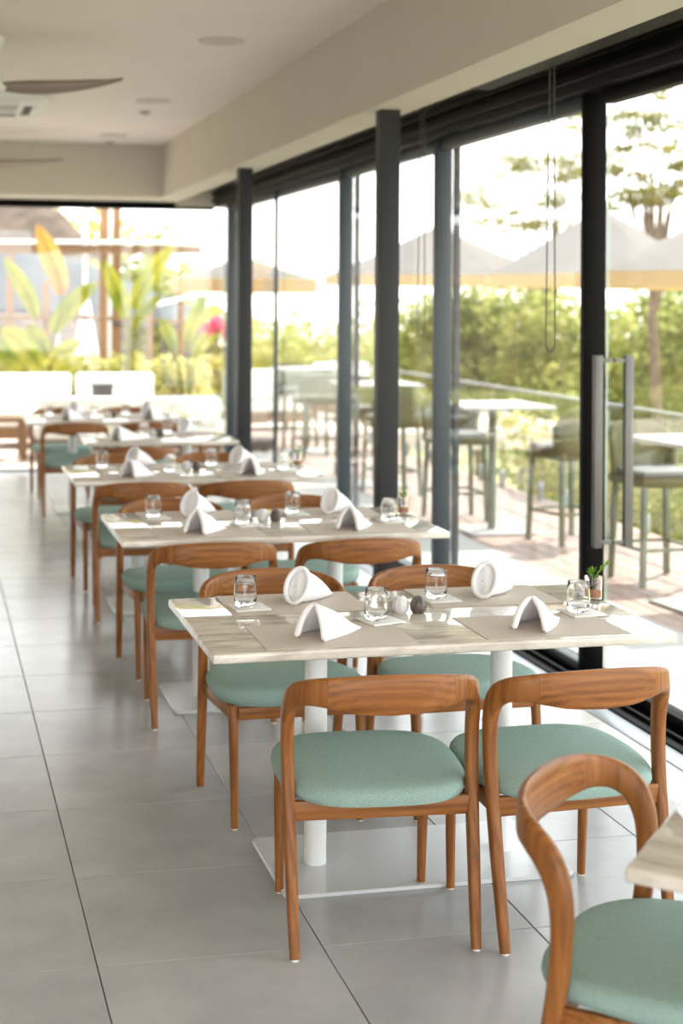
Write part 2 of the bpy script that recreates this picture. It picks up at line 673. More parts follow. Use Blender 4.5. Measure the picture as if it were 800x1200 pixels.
POSTS = [2.12, 4.18, 6.22, 8.24, 10.31, 12.37, 14.42]
for i in range(len(POSTS) - 1):
    a, b = POSTS[i], POSTS[i + 1]
    door = i == 1
    fm = 'frame_black' if i <= 1 else 'frame_grey'
    nm = 'door_1' if door else 'window_%d' % (i + 1 if i < 1 else i)
    W = empty(nm, (WINU, (a + b) / 2, 0))
    tag(W, kind='structure')
    h = (b - a) / 2
    # far stile, seen with its narrow inner face and its wide near face
    thin = i == 4
    MB().box(-.05, (-.015 if thin else .05), h - .0, h + (.02 if thin else .055), .03, 2.66).build('stile', fm, W, bevel=.003)
    if not thin and not door:
        MB().box(.070, .105, h + .01, h + .05, .03, 2.66).build('stile', fm, W, bevel=.003)
    g0 = -h + .055
    g1 = h - (.12 if door else .0)
    MB().box(-.006, .006, g0, g1, .07, 2.60).build('glass_pane', 'glass', W)
    if door:
        MB().box(-.004, .004, g1 + .0005, g1 + .003, .07, 2.60).build('glass_edge', 'glass_edge', W)
    MB().box(-.03, .03, g0, g1, .03, .07).build('bottom_rail', fm if i > 1 else 'frame_black', W, bevel=.003)
    MB().box(-.03, .03, g0, g1, 2.60, 2.66).build('top_rail', fm, W, bevel=.003)
    if door:
        for s in (-1, 1):
            hb = MB().box(s * .073 - .02, s * .073 + .02, g1 - .075, g1 - .045, .64, 1.485).build('pull_handle', 'handle', W, bevel=.003)
            for z in (.655, 1.455):
                q = sorted((s * .006, s * .055))
                MB().box(q[0], q[1], g1 - .07, g1 - .05, z, z + .015).build('standoff', 'handle', hb)
W = empty('window_6', (WINU, 14.66, 0))
tag(W, kind='structure')
MB().box(-.006, .006, -.18, .19, .03, 2.64).build('glass_pane', 'glass', W)
MB().box(-.008, .008, .19, .205, .03, 2.64).build('glass_edge', 'glass_edge', W)
for k, (a, b) in enumerate(((.1, 2.94), (-2.5, .09), (-5, -2.51))):
    W = empty('window_%d' % (7 + k), ((a + b) / 2, FARV, 0))
    tag(W, kind='structure')
    h = (b - a) / 2
    MB().box(-h, h, -.006, .006, .03, 2.63).build('glass_pane', 'glass', W)
    MB().box(-h, h, -.012, .012, .006, .03).build('bottom_rail', 'alu', W)

# outside floors
te = MB().box(3.10, 3.85, -3, FARV + 1.5, -.16, -.005).build('floor_terrace', 'terrace')
tag(te, kind='structure')
dk = MB().box(3.85, 5.30, 1, 19, -.25, -.035).build('floor_deck', 'bark')
tag(dk, kind='structure')
rng = random.Random(4)
shared = {}
for i in range(10):
    y = 1.0 - (i % 3) * .8
    while y < 19:
        y1 = min(y + 2.4, 19)
        a = max(y, 1.0)
        ln = round(y1 - a, 3)
        if ln > .1:
            if ln not in shared:
                o = MB().box(.003, .142, .002, ln - .002, -.034, -.008).build('plank', 'deck', dk, bevel=.002, seg=1)
                shared[ln] = o.data
            else:
                o = bpy.data.objects.new('plank', shared[ln])
                COL.objects.link(o)
                o.parent = dk
            o.location = (3.85 + .145 * i, a, 0)
        y = y1
pa = MB().box(-8, 3.10, FARV + .1, 20.3, -.2, -.01).build('floor_patio', 'patio')
tag(pa, kind='structure')
pa2 = MB().box(3.10, 9, 19, 26, -.3, -.05).build('floor_courtyard', 'patio')
tag(pa2, kind='structure')
gd = MB().box(-60, 120, -20, 140, -3.4, -3.0).build('floor_garden', 'ground')
tag(gd, kind='structure')

# ================================================================== CHAIRS
def sweep(rows, n=14, cap=True):
    """rows: (p, N, halfW, halfT); superelliptic section, W = T x N"""
    vs, fs = [], []
    m = len(rows)
    for i, (q, N, hw, ht) in enumerate(rows):
        t = rows[min(i + 1, m - 1)][0] - rows[max(i - 1, 0)][0]
        t = t / np.linalg.norm(t)
        W = np.cross(t, N)
        W = W / np.linalg.norm(W)
        N2 = np.cross(W, t)
        ex = .62
        for k in range(n):
            a = 2 * math.pi * (k + .5) / n
            c, s = math.cos(a), math.sin(a)
            vs.append(q + W * hw * math.copysign(abs(c) ** ex, c) + N2 * ht * math.copysign(abs(s) ** ex, s))
    for i in range(m - 1):
        for k in range(n):
            k2 = (k + 1) % n
            fs.append((i * n + k, i * n + k2, (i + 1) * n + k2, (i + 1) * n + k))
    if cap:
        fs.append(tuple(reversed(range(n))))
        fs.append(tuple((m - 1) * n + k for k in range(n)))
    return vs, fs


# right-hand half of the bent frame: x, y, z, normal angle (0 = back, 90 = side), half width, half thickness
HALF = [(0.00, -.282, .699, 0, .0535, .0110),
        (0.09, -.276, .700, 8, .0500, .0110),
        (0.155, -.259, .702, 20, .0415, .0115),
        (0.200, -.236, .700, 38, .0350, .0125),
        (0.232, -.204, .690, 60, .0315, .0145),
        (0.248, -.172, .668, 78, .0300, .0160),
        (0.2535, -.150, .632, 88, .0270, .0170),
        (0.254, -.138, .580, 90, .0235, .0172),
        (0.253, -.138, .500, 90, .0205, .0172),
        (0.251, -.148, .410, 90, .0195, .0172),
        (0.249, -.170, .280, 90, .0182, .0168),
        (0.2465, -.198, .130, 90, .0165, .0155),
        (0.244, -.222, .004, 90, .0140, .0135)]


def half_rows(per=5):
    rr = catmull(HALF, per)
    rows = []
    for x in rr:
        a = math.radians(x[3])
        rows.append((x[:3], np.array((math.sin(a), -math.cos(a), 0)), x[4], x[5]))
    return rows


def mirror(rows):
    return [(np.array((-q[0], q[1], q[2])), np.array((-N[0], N[1], N[2])), a, b) for q, N, a, b in rows]


def make_chair():
    root = empty('dining_chair')
    rows = half_rows()
    cut = 11
    back = list(reversed(mirror(rows[:cut + 1]))) + rows[1:cut + 1]
    MB().add(*sweep(back)).build('backrest', 'wood_x', root, smooth=True, ang=50)
    for s in (1, -1):
        rr = rows[cut:] if s == 1 else mirror(rows[cut:])
        lg = MB().add(*sweep(rr)).build('leg', 'wood_z', root, smooth=True, ang=50)
        MB().cyl(.0105, 0, .005, (s * .244, -.222), 14).build('foot_glide', 'glide', lg, smooth=True)
    for s in (1, -1):
        pts = [(s * .211, .222, .004), (s * .2125, .220, .13), (s * .2145, .215, .27), (s * .2145, .205, .36), (s * .212, .195, .392)]
        lg = MB().tube([tuple(q) for q in catmull(pts, 4)], list(np.interp(np.linspace(0, 1, 17), [0, .5, 1], [.0125, .016, .0185])), 14).build('leg', 'wood_z', root, smooth=True, ang=50)
        MB().cyl(.0105, 0, .005, (s * .211, .222), 14).build('foot_glide', 'glide', lg, smooth=True)
    f = MB()
    f.bar((-.249, -.157, .368), (.249, -.157, .368), .022, .052)
    f.bar((-.2, .212, .372), (.2, .212, .372), .022, .04)
    for s in (1, -1):
        f.bar((s * .243, -.15, .366), (s * .214, .205, .372), .02, .044)
    f.build('seat_frame', 'wood_x', root, bevel=.004)
    # cushion: rounded square, a little narrower towards the back, thick soft edge
    A, B, nn = .262, .236, 3.6
    prof = [(.0, .388), (.80, .388), (.90, .390), (.955, .396), (.985, .408), (1.0, .422), (.992, .435), (.965, .445), (.92, .4505), (.80, .455), (.55, .458), (.25, .460), (.0, .460)]
    N = 56
    vs, fs = [], []
    for r, z in prof:
        for k in range(N):
            a = 2 * math.pi * k / N
            c, s = math.cos(a), math.sin(a)
            x = A * math.copysign(abs(c) ** (2 / nn), c)
            y = B * math.copysign(abs(s) ** (2 / nn), s)
            x *= 1 - .10 * max(0, -y / B) ** 1.5 - .03 * max(0, y / B) ** 2
            if y < 0:
                y *= 1 + .05 * (1 - (x / A) ** 2)
            zz = z - .012 * (-y * r / B + .2) if z > .40 else z
            vs.append((x * r, y * r + .012, zz))
    for i in range(len(prof) - 1):
        for k in range(N):
            k2 = (k + 1) % N
            fs.append((i * N + k, i * N + k2, (i + 1) * N + k2, (i + 1) * N + k))
    MB().add(vs, fs).build('seat', 'mint', root, smooth=True, ang=80)
    tag(root, 'x', 'chair')
    return root


# (u, v, heading in degrees: 0 faces +Y, 180 faces the camera, label)
T = ['first full table', 'second table', 'third table', 'narrow fourth table', 'farthest table']
CH = [
    (1.203, 3.950, -4, 'sharp mint-seated wooden chair, near left side of the first full table'),
    (1.728, 3.905, 3, 'sharp mint-seated wooden chair, near right side of the first full table'),
    (1.195, 4.935, 180, 'mint-seated wooden chair behind the first full table, on its left, facing the camera'),
    (1.800, 4.900, 181, 'mint-seated wooden chair behind the first full table, by the window, facing the camera'),
    (1.140, 6.085, 0, 'mint-seated wooden chair seen from behind, near left side of the second table'),
    (1.757, 6.075, 0, 'mint-seated wooden chair seen from behind, near right side of the second table'),
    (1.150, 6.860, 180, 'mint-seated wooden chair behind the second table, on its left, facing the camera'),
    (1.760, 6.900, 178, 'mint-seated wooden chair behind the second table, by the window, facing the camera'),
    (1.135, 8.065, 0, 'blurred mint-seated wooden chair seen from behind, near left side of the third table'),
    (1.705, 8.055, 0, 'blurred mint-seated wooden chair seen from behind, near right side of the third table'),
    (1.130, 8.950, 180, 'blurred mint-seated wooden chair behind the third table, on its left'),
    (1.740, 8.960, 180, 'blurred mint-seated wooden chair behind the third table, by the window'),
    (1.360, 9.960, 0, 'blurred wooden chair seen from behind at the narrow fourth table'),
    (1.760, 10.85, 180, 'blurred wooden chair behind the narrow fourth table, facing the camera'),
    (1.140, 11.88, 0, 'far blurred wooden chair seen from behind, near left side of the farthest table'),
    (1.740, 11.87, 0, 'far blurred wooden chair seen from behind, near right side of the farthest table'),
    (1.150, 12.98, 180, 'far blurred wooden chair behind the farthest table, on its left'),
    (1.740, 12.98, 180, 'far blurred wooden chair behind the farthest table, by the window'),
]
chair0 = make_chair()
for i, (x, y, a, lab) in enumerate(CH):
    o = chair0 if i == 0 else copy_tree(chair0)
    put(o, (x, y, 0), R(a), lab, 'wooden dining chairs along the window')
near_chair = copy_tree(chair0)
put(near_chair, (1.45, 2.685, 0), R(225), 'wooden chair cropped at the lower right corner, curved backrest facing the camera', 'wooden dining chairs along the window')


# ================================================================== TABLES
def make_table(wd, dp, px):
    root = empty('dining_table')
    MB().box(-wd / 2, wd / 2, -dp / 2, dp / 2, .722, .750).build('tabletop', 'marble', root, bevel=.006, seg=3)
    for s in (-1, 1):
        MB().cyl(.034, .012, .722, (s * px, .0), 28).build('pole', 'white_metal', root, smooth=True)
    b = MB()
    bw, bd = px + .15, .235
    vs = []
    for z in (0, .012):
        for cx, cy, a0 in ((bw - .03, bd - .03, 0), (-bw + .03, bd - .03, 90), (-bw + .03, -bd + .03, 180), (bw - .03, -bd + .03, 270)):
            for k in range(5):
                a = R(a0 + 22.5 * k)
                vs.append((cx + .03 * math.cos(a), cy + .03 * math.sin(a), z))
    nq = 20
    b.add(vs, [tuple(reversed(range(nq))), tuple(range(nq, 2 * nq))] + [(k, (k + 1) % nq, nq + (k + 1) % nq, nq + k) for k in range(nq)])
    b.build('base_plate', 'plate', root, bevel=.002, seg=1)
    tag(root, 'x', 'table')
    return root


TV = [3.975 + .385, 5.91 + .385, 7.87 + .385, 9.95 + .385, 11.69 + .385]
t0 = make_table(1.385, .77, .299)
TL = ['sharp beige marble table on two white poles, nearest complete table in the row',
      'beige marble table on two white poles, second in the row',
      'blurred marble table, third in the row from the camera',
      'blurred narrower marble table set to the right, fourth in the row',
      'far blurred marble table, last of the row by the patio']
for k in range(5):
    if k == 3:
        o = make_table(1.05, .70, .22)
        put(o, (1.575, TV[k], 0), 0, TL[k], 'marble dining tables')
    else:
        o = t0 if k == 0 else copy_tree(t0)
        put(o, (1.459, TV[k], 0), 0, TL[k], 'marble dining tables')
# the table cropped by the right edge of the frame stands turned
corner = Vector((1.175, 2.35, 0))
ang = R(-42)
ct = copy_tree(t0)
put(ct, (0, 0, 0), ang,
    'marble table corner cut off by the right edge of the photo', 'marble dining tables')
# its leftmost corner is the one in view
c_l = Vector((-1.385 / 2, -.77 / 2, 0))
c_w = Matrix.Rotation(ang, 3, 'Z') @ c_l
ct.location = (corner.x - c_w.x, corner.y - c_w.y, 0)


# ================================================================== TABLE SETTING
def make_mat():
    o = MB().box(-.222, .222, -.15, .15, 0, .0022).build('placemat', 'weave', bevel=.0008, seg=1)
    return tag(o, 'x', 'placemat')


def make_coaster():
    o = MB().box(-.056, .056, -.056, .056, 0, .0045).build('coaster', 'coaster', bevel=.0016, seg=2)
    return tag(o, 'x', 'coaster')


def make_glass():
    prof = [(.0, .0), (.023, .0), (.0285, .002), (.0325, .007), (.0348, .016), (.0358, .030), (.0356, .048), (.0346, .070), (.0330, .094),
            (.0326, .0947), (.0321, .094), (.0336, .070), (.0346, .048), (.0347, .030), (.0332, .021), (.027, .0165), (.0, .0155)]
    root = MB().lathe(prof, 40, cap0=False, cap1=False).build('water_glass', 'tumbler', smooth=True, ang=80)
    return tag(root, 'x', 'glass')


def make_pot(mat):
    root = empty('condiment_pot')
    prof = [(.0, 0), (.017, 0), (.0225, .006), (.0262, .017), (.0262, .027), (.0225, .039), (.0165, .048), (.012, .052), (.0, .052)]
    MB().lathe(prof, 9, cap0=False, cap1=False).build('body', mat, root, smooth=True, ang=18)
    MB().lathe([(.0, .0515), (.0045, .0515), (.0045, .0527), (0, .0527)], 10, cap0=False, cap1=False).build('hole', 'hole', root)
    return tag(root, 'x', 'pot')


def make_tent():
    """folded napkin standing as a low tent, open mouth towards -Y"""
    root = empty('folded_napkin')

    def f(t, s0):
        s = 2 * s0 - 1
        h = .084 * (1 - t) ** .85 + .010
        wd = .043 + .022 * math.sin(math.pi * min(1, t * 1.1) * .8) - .030 * t
        x = wd * s + .006 * math.sin(3 * s + 4 * t)
        z = h * (1 - abs(s) ** 1.35) + .006 * math.sin(math.pi * abs(s)) * (1 - t)
        y = -.085 + .19 * t + .018 * (1 - t) * (1 - abs(s))
        return (x, y, z + .003)
    o = MB().grid(14, 23, f).build('cloth', 'napkin', root, smooth=True, ang=75)
    md = o.modifiers.new('thickness', 'SOLIDIFY')
    md.thickness = .007
    md.offset = -1
    for s in (-1, 1):
        pts = [f(.0, .5 + s * (.5 - .45 * q)) for q in np.linspace(.0, 1, 9)]
        pts = [(x - s * .004, y + .004, max(z, .009) - .002) for x, y, z in pts]
        MB().tube(pts, [.0085] * 7 + [.007, .005], 10).build('rolled_edge', 'napkin', root, smooth=True, ang=75)
    root.scale = (1.2, 1.16, 1.06)
    return tag(root, 'x', 'napkin')


def make_cone():
    """folded napkin lying as a cone, oval mouth with a thick rim towards -Y"""
    root = empty('folded_napkin')
    e1 = Vector((0.05, .42, .90)).normalized()
    e2 = Vector((1, 0, -.05)).normalized()
    C = Vector((0, -.045, .058))
    rim = [C + e1 * (.056 * math.cos(a)) + e2 * (.034 * math.sin(a)) for a in np.linspace(0, 2 * math.pi, 28, endpoint=False)]

    def f(i0, t):
        i = int(round(i0 * 28)) % 28
        a = 2 * math.pi * i / 28
        q = rim[i]
        tail = Vector((.040 * math.sin(a), .105, .006 + .010 * max(0, math.cos(a))))
        b = t ** .9
        p_ = q.lerp(tail, b)
        bulge = math.sin(math.pi * t)
        p_ += Vector((math.sin(a) * .014, 0, .012 * math.cos(a))) * bulge
        p_.z = max(p_.z, .003)
        return p_
    o = MB().grid(28, 9, f, wrap=True).build('cloth', 'napkin', root, smooth=True, ang=75)
    MB().tube(rim, .0075, 10, closed=True).build('rolled_edge', 'napkin', root, smooth=True, ang=75)

    def g(a, b):
        x = (.033 * (2 * b - 1))
        q = C + e1 * (.055 * (2 * a - 1) * math.sqrt(max(0, 1 - (2 * b - 1) ** 2 * .92))) + e2 * x
        dep = .013 + .007 * math.sin(math.pi * 2.2 * b + 2.0 * a)
        return q + Vector((0, dep, -.004))
    MB().grid(10, 12, g).build('inner_fold', 'napkin', root, smooth=True, ang=75)
    MB().box(-.0125, -.0090, -.034, -.031, .050, .0535).build('tag', 'hole', root)
    root.scale = (1.12, 1.1, 1.0)
    return tag(root, 'x', 'napkin')


def make_vase():
    root = empty('flower_vase')
    prof = [(0, 0), (.024, 0), (.027, .002), (.029, .078), (.0275, .078), (.0255, .012), (0, .010)]
    MB().lathe(prof, 32, cap0=False, cap1=False).build('glass_cup', 'tumbler', root, smooth=True, ang=50)
    MB().lathe([(0, .0125), (.024, .0125), (.025, .03), (.02, .034), (0, .036)], 20, cap0=False, cap1=False).build('substrate', 'substrate', root, smooth=True)
    rg = random.Random(2)
    for k in range(3):
        c = Vector((rg.uniform(-.010, .010), rg.uniform(-.010, .010), .042 + .008 * k))
        fl_ = MB()
        for j in range(6):
            a = j * math.pi / 3 + k
            d = Vector((math.cos(a), math.sin(a), .7)).normalized()
            s = d.cross(Vector((0, 0, 1))).normalized()
            fl_.add([c, c + d * .008 + s * .0055, c + d * .017, c + d * .008 - s * .0055], [(0, 1, 2, 3)])
        fl_.build('flower', 'petal', root)
    for k, (dx, dy, hh, ln) in enumerate(((.055, .01, .115, .03), (-.006, .012, .092, .028), (.018, -.012, .096, .026), (.004, .004, .098, .026), (-.016, -.006, .088, .024))):
        st = MB()
        a, b = Vector((dx * .1, dy * .1, .035)), Vector((dx, dy, hh))
        md_ = a.lerp(b, .5) + Vector((-dx * .25, 0, .015))
        st.tube([a, md_, b], .0012, 6)
        d = (b - md_).normalized()
        s = d.cross(Vector((0, 0, 1)))
        s = s.normalized() if s.length > .01 else Vector((1, 0, 0))
        for q in (.35, .6, .85, 1.0):
            c = md_.lerp(b, q)
            for sg in (-1, 1):
                dd = (d * .6 + s * sg * .7 + Vector((0, 0, .3))).normalized()
                sd_ = dd.cross(Vector((0, 0, 1))).normalized()
                st.add([c, c + dd * ln * .3 + sd_ * .0045, c + dd * ln * .62, c + dd * ln * .3 - sd_ * .0045], [(0, 1, 2, 3)])
        st.build('sprig', 'sprig', root)
    return tag(root, 'x', 'vase')


PRO = {'mat': make_mat(), 'coaster': make_coaster(), 'glass': make_glass(), 'dark': make_pot('dark_stone'), 'pale': make_pot('pale_stone'),
       'tent': make_tent(), 'cone': make_cone(), 'vase': make_vase()}
USED = set()


def place(kind, x, y, z, rz, label, group):
    if kind in USED:
        o = copy_tree(PRO[kind])
    else:
        o = PRO[kind]
        USED.add(kind)
    return put(o, (x, y, z), rz, label, group)


TN = ['first full table', 'second table', 'third table', 'fourth table', 'farthest table']
# seats relative to the table's centre: name, mat centre, napkin, glass, coaster turn
SEATS = [('near left', (-.315, -.212), (-.318, -.208), (-.132, -.070), .30, 'tent', -48),
         ('near right', (.335, -.212), (.330, -.212), (.520, -.078), .10, 'tent', -38),
         ('far left', (-.315, .240), (-.270, .262), (-.480, .190), .10, 'cone', -42),
         ('far right', (.328, .240), (.355, .245), (.155, .205), .05, 'cone', -38)]
rg = random.Random(11)
for k in range(5):
    cx, cy, z = (1.575 if k == 3 else 1.459), TV[k], .750
    for name, mt, nk, gp, cr_, nt_, na in SEATS:
        if k == 3 and name in ('near right', 'far left'):
            continue
        jx, jy = (0, 0) if k == 0 else (rg.uniform(-.015, .015), rg.uniform(-.01, .01))
        sc = .72 if k == 3 else 1
        pl = '%s on the %s' % (name, TN[k])
        place('mat', cx + mt[0] * sc, cy + mt[1] * (.92 if k == 3 else 1), z, 0, 'beige woven placemat ' + pl, 'placemats')
        place(nt_, cx + nk[0] * sc + jx, cy + nk[1] + jy, z + .0023, R(na + (0 if k == 0 else rg.uniform(-10, 10))),
              ('white napkin folded as a tent ' if nt_ == 'tent' else 'white napkin rolled as an open cone ') + pl, 'folded napkins')
        place('coaster', cx + gp[0] * sc + .012, cy + gp[1], z + .0023 if nt_ == 'zz' else z + .0024, cr_, 'white square coaster ' + pl, 'coasters')
        place('glass', cx + gp[0] * sc, cy + gp[1], z + .0070, 0, 'clear water glass ' + pl, 'water glasses')
    px_ = (-.035, .040) if k == 0 else (.012, .03)
    place('pale', cx - .018, cy + .045, z, .3, 'small pale stone pot in the middle of the ' + TN[k], 'condiment pots')
    place('dark', cx + .036, cy + .030, z, .1, 'small dark stone pot in the middle of the ' + TN[k], 'condiment pots')
    if k < 3:
        place('vase', cx + .660 - (.012 if k else 0), cy + .112, z, 0 if k == 0 else 1.0, 'small glass with flower and sprig, window end of the ' + TN[k], 'flower glasses')
# mat of the cropped table
rot = Matrix.Rotation(ang, 3, 'Z')
q = rot @ Vector((-.36, -.03, 0))
place('mat', ct.location.x + q.x, ct.location.y + q.y, .750, ang + R(90), 'beige woven placemat on the table cropped by the right edge', 'placemats')

# ================================================================== ROOM FITTINGS
for k, v in enumerate((7.33, 10.86)):
    root = empty('steel_column', (2.315, v, 0))
    MB().box(-.052, .052, -.05, .05, .006, SOFZ - .001).build('shaft', 'column', root, bevel=.004)
    MB().box(-.075, .075, -.075, .075, 0, .006).build('foot_plate', 'column', root)
    tag(root, ('nearer charcoal square steel column beside the second table' if k == 0 else 'farther charcoal square steel column beside the fourth table'), 'column', 'steel columns')

for k, v in enumerate((8.31, 10.95, 13.35)):
    root = empty('ceiling_speaker', (1.63, v, CEIL))
    MB().lathe([(0, -.006), (.118, -.006), (.118, -.002), (0, -.001)], 40, cap0=False, cap1=False).build('grille', 'speaker', root, smooth=True)
    MB().lathe([(.118, -.001), (.118, -.009), (.128, -.010), (.134, -.006), (.135, -.0005)], 40, cap0=False, cap1=False).build('rim', 'speaker', root, smooth=True)
    tag(root, ['round flush ceiling speaker nearest the camera', 'middle one of three round flush ceiling speakers', 'farthest of three round flush ceiling speakers'][k], 'speaker', 'ceiling speakers')
for k, v in enumerate((11.6, 14.0 - .1)):
    root = empty('smoke_detector', (1.66, v, CEIL))
    MB().lathe([(0, -.03), (.025, -.03), (.032, -.022), (.035, -.012)], 24, cap0=False, cap1=False).build('sensor', 'vent_grey', root, smooth=True)
    MB().lathe([(.035, -.012), (.050, -.012), (.055, -.001)], 24, cap0=False, cap1=False).build('base', 'speaker', root, smooth=True)
    tag(root, ['small ceiling sensor beside the middle round speaker', 'small ceiling sensor beside the farthest round speaker'][k], 'sensor', 'ceiling sensors')

ac = empty('air_conditioner', (.40, 11.25, CEIL))
tag(ac, 'white ceiling cassette air conditioner behind the nearer fan blade', 'air conditioner')
b = MB()
prof = []
nq = 40
vs = []
for r_, z in ((.47, -.001), (.475, -.03), (.455, -.055), (.40, -.068), (.33, -.070)):
    for k in range(nq):
        a = 2 * math.pi * k / nq
        c, s = math.cos(a), math.sin(a)
        vs.append((r_ * math.copysign(abs(c) ** .35, c), r_ * math.copysign(abs(s) ** .35, s), z))
b.add(vs, [(i * nq + k, i * nq + (k + 1) % nq, (i + 1) * nq + (k + 1) % nq, (i + 1) * nq + k) for i in range(4) for k in range(nq)] + [tuple(4 * nq + k for k in range(nq))])
b.build('casing', 'white_plastic', ac, smooth=True, ang=50)
MB().box(-.24, .24, -.24, .24, -.080, -.069).build('intake_grille', 'vent_grey', ac, bevel=.004)
for a in range(4):
    o = MB().box(-.25, .25, -.345, -.285, -.076, -.066).build('air_slot', 'vent_dark', ac)
    o.rotation_euler = (0, 0, a * math.pi / 2)
    o = MB().box(-.25, .25, -.385, -.345, -.082, -.070).build('louver', 'white_plastic', ac, bevel=.003)
    o.rotation_euler = (0, 0, a * math.pi / 2)


def make_fan():
    root = empty('ceiling_fan')
    MB().lathe([(.0, 0), (.075, 0), (.075, -.03), (.06, -.075), (.03, -.095), (0, -.097)], 28, cap0=False, cap1=False).build('canopy', 'white_plastic', root, smooth=True)
    MB().cyl(.013, -.2, -.08, n=16).build('downrod', 'white_plastic', root, smooth=True)
    MB().lathe([(.02, -.13), (.045, -.17), (.075, -.24), (.085, -.27), (.08, -.30), (.05, -.315), (0, -.318)], 28, cap1=False).build('motor', 'white_plastic', root, smooth=True)
    for k in range(3):
        def f(t, s0):
            s = 2 * s0 - 1
            x = .05 + .69 * t
            wd = (.045 + .06 * math.sin(math.pi * min(1, t * 1.15) ** .8)) * (1 - max(0, (t - .75) / .25) ** 2.2 * .85)
            tw = R(-13 + 5 * t)
            y = wd * s + .02 * math.sin(math.pi * t)
            return (x, y * math.cos(tw), -.275 + y * math.sin(tw) + .055 * t * t + .006 * (1 - s * s))
        o = MB().grid(22, 9, f).build('blade', 'fan_wood', root, smooth=True, ang=70)
        md = o.modifiers.new('thickness', 'SOLIDIFY')
        md.thickness = .014
        o.rotation_euler = (0, 0, k * 2 * math.pi / 3)
    return tag(root, 'x', 'fan')


f0 = make_fan()
put(f0, (.345, 8.52, CEIL), R(-6), 'wood-bladed ceiling fan nearer the camera, one long blade in view', 'ceiling fans')
f1 = copy_tree(f0)
put(f1, (.45, 13.4, CEIL), R(2), 'far ceiling fan with only a pale blade tip in view', 'ceiling fans')


def cord(u, v, zb, lab, w_=.021):
    pts = []
    for q in np.linspace(0, 1, 14):
        pts.append((u - w_ * (.35 + .65 * q ** .8), v, 2.86 + (zb + .05 - 2.86) * q))
    for a in np.linspace(R(190), R(350), 9):
        pts.append((u + w_ * math.cos(a), v, zb + .045 + .04 * math.sin(a)))
    for q in np.linspace(1, 0, 14):
        pts.append((u + w_ * (.35 + .65 * q ** .8), v, 2.86 + (zb + .05 - 2.86) * q))
    o = MB().tube(pts, .003, 6).build('blind_cord', 'cord', smooth=True)
    return tag(o, lab, 'cord', 'blind cords')


cord(2.60, 5.92, 1.50, 'thin looped blind cord hanging before the pane left of the black door post')
cord(2.60, 7.62, 1.52, 'thin looped blind cord hanging beside the nearer steel column')

# ================================================================== OUTSIDE: DECK FURNITURE
def make_stool():
    root = empty('bar_stool')
    MB().box(-.22, .22, -.21, .21, .60, .66).build('seat_shell', 'olive', root, bevel=.025, seg=3)
    MB().box(-.20, .20, -.17, .20, .66, .70).build('seat_cushion', 'pale_seat', root, bevel=.018, seg=3)

    def f(t, q):
        a = R(200 + 140 * t)
        z = .62 + q * (.36 - .14 * abs(2 * t - 1) ** 2)
        r = .235 + .02 * q
        x, y = math.cos(a), math.sin(a)
        return (r * math.copysign(abs(x) ** .6, x), r * math.copysign(abs(y) ** .6, y), z)
    o = MB().grid(17, 5, f).build('back_shell', 'olive', root, smooth=True)
    md = o.modifiers.new('thickness', 'SOLIDIFY')
    md.thickness = .04
    for sx in (-1, 1):
        for sy in (-1, 1):
            MB().bar((sx * .20, sy * .19, 0), (sx * .18, sy * .17, .61), .034, .034, (0, 1, 0)).build('leg', 'olive_leg', root, bevel=.004)
    for sy in (-1, 1):
        MB().bar((-.19, sy * .182, .22), (.19, sy * .182, .22), .02, .02).build('footrest', 'olive_leg', root)
    for sx in (-1, 1):
        MB().bar((sx * .19, -.182, .22), (sx * .19, .182, .22), .02, .02).build('footrest', 'olive_leg', root)
    return tag(root, 'x', 'stool')


def make_bartable():
    root = empty('bar_table')
    MB().box(-.36, .36, -.36, .36, .925, .95).build('tabletop', 'pale_top', root, bevel=.004)
    MB().cyl(.03, .01, .925, n=20).build('pole', 'olive_leg', root, smooth=True)
    MB().box(-.25, .25, -.25, .25, -.005, .012).build('base_plate', 'pale_top', root, bevel=.003)
    return tag(root, 'x', 'table')


st0, bt0 = make_stool(), make_bartable()
BT = [(4.33, 7.62, 5, 'white counter-height table outside right of the black door post'),
      (4.15, 10.50, 0, 'white counter-height table outside, left of the black door post'),
      (4.10, 13.30, 0, 'white counter-height table outside behind the nearer steel column'),
      (4.20, 16.30, 0, 'white counter-height table outside, farthest along the deck')]
for i, (x, y, a, lab) in enumerate(BT):
    put(bt0 if i == 0 else copy_tree(bt0), (x, y, 0), R(a), lab, 'white tables on the deck')
ST = [(4.42, 8.46, 184, 'olive bar stool outside behind the white table right of the door post'),
      (4.52, 9.98, 15, 'olive bar stool outside, nearest one left of the door post'),
      (4.10, 11.16, 178, 'olive bar stool outside on the far side of its white table'),
      (4.05, 12.66, 4, 'olive bar stool outside seen beside the nearer steel column'),
      (4.15, 13.96, 180, 'olive bar stool outside far behind the nearer steel column'),
      (4.15, 15.70, 4, 'far olive bar stool outside on the near side of the last deck table'),
      (4.25, 16.95, 180, 'far olive bar stool outside beyond the last deck table')]
for i, (x, y, a, lab) in enumerate(ST):
    put(st0 if i == 0 else copy_tree(st0), (x, y, -.008), R(a), lab, 'olive stools on the deck')

ra = empty('glass_balustrade', (5.24, 10, 0))
tag(ra, 'frameless glass balustrade with slim rail along the deck edge', 'railing')
y = 2.0
while y < 18.9:
    y1 = y + 1.38
    MB().box(-.006, .006, y - 10, y1 - 10, .06, .90).build('glass_panel', 'glass', ra)
    for q in (y + .25, y1 - .25):
        MB().box(-.025, .025, q - 10.025, q - 9.975, -.01, .14).build('spigot', 'steel', ra, bevel=.004)
    y = y1 + .03
MB().box(-.02, .02, -8, 8.95, .90, .925).build('handrail', 'steel', ra, bevel=.004)


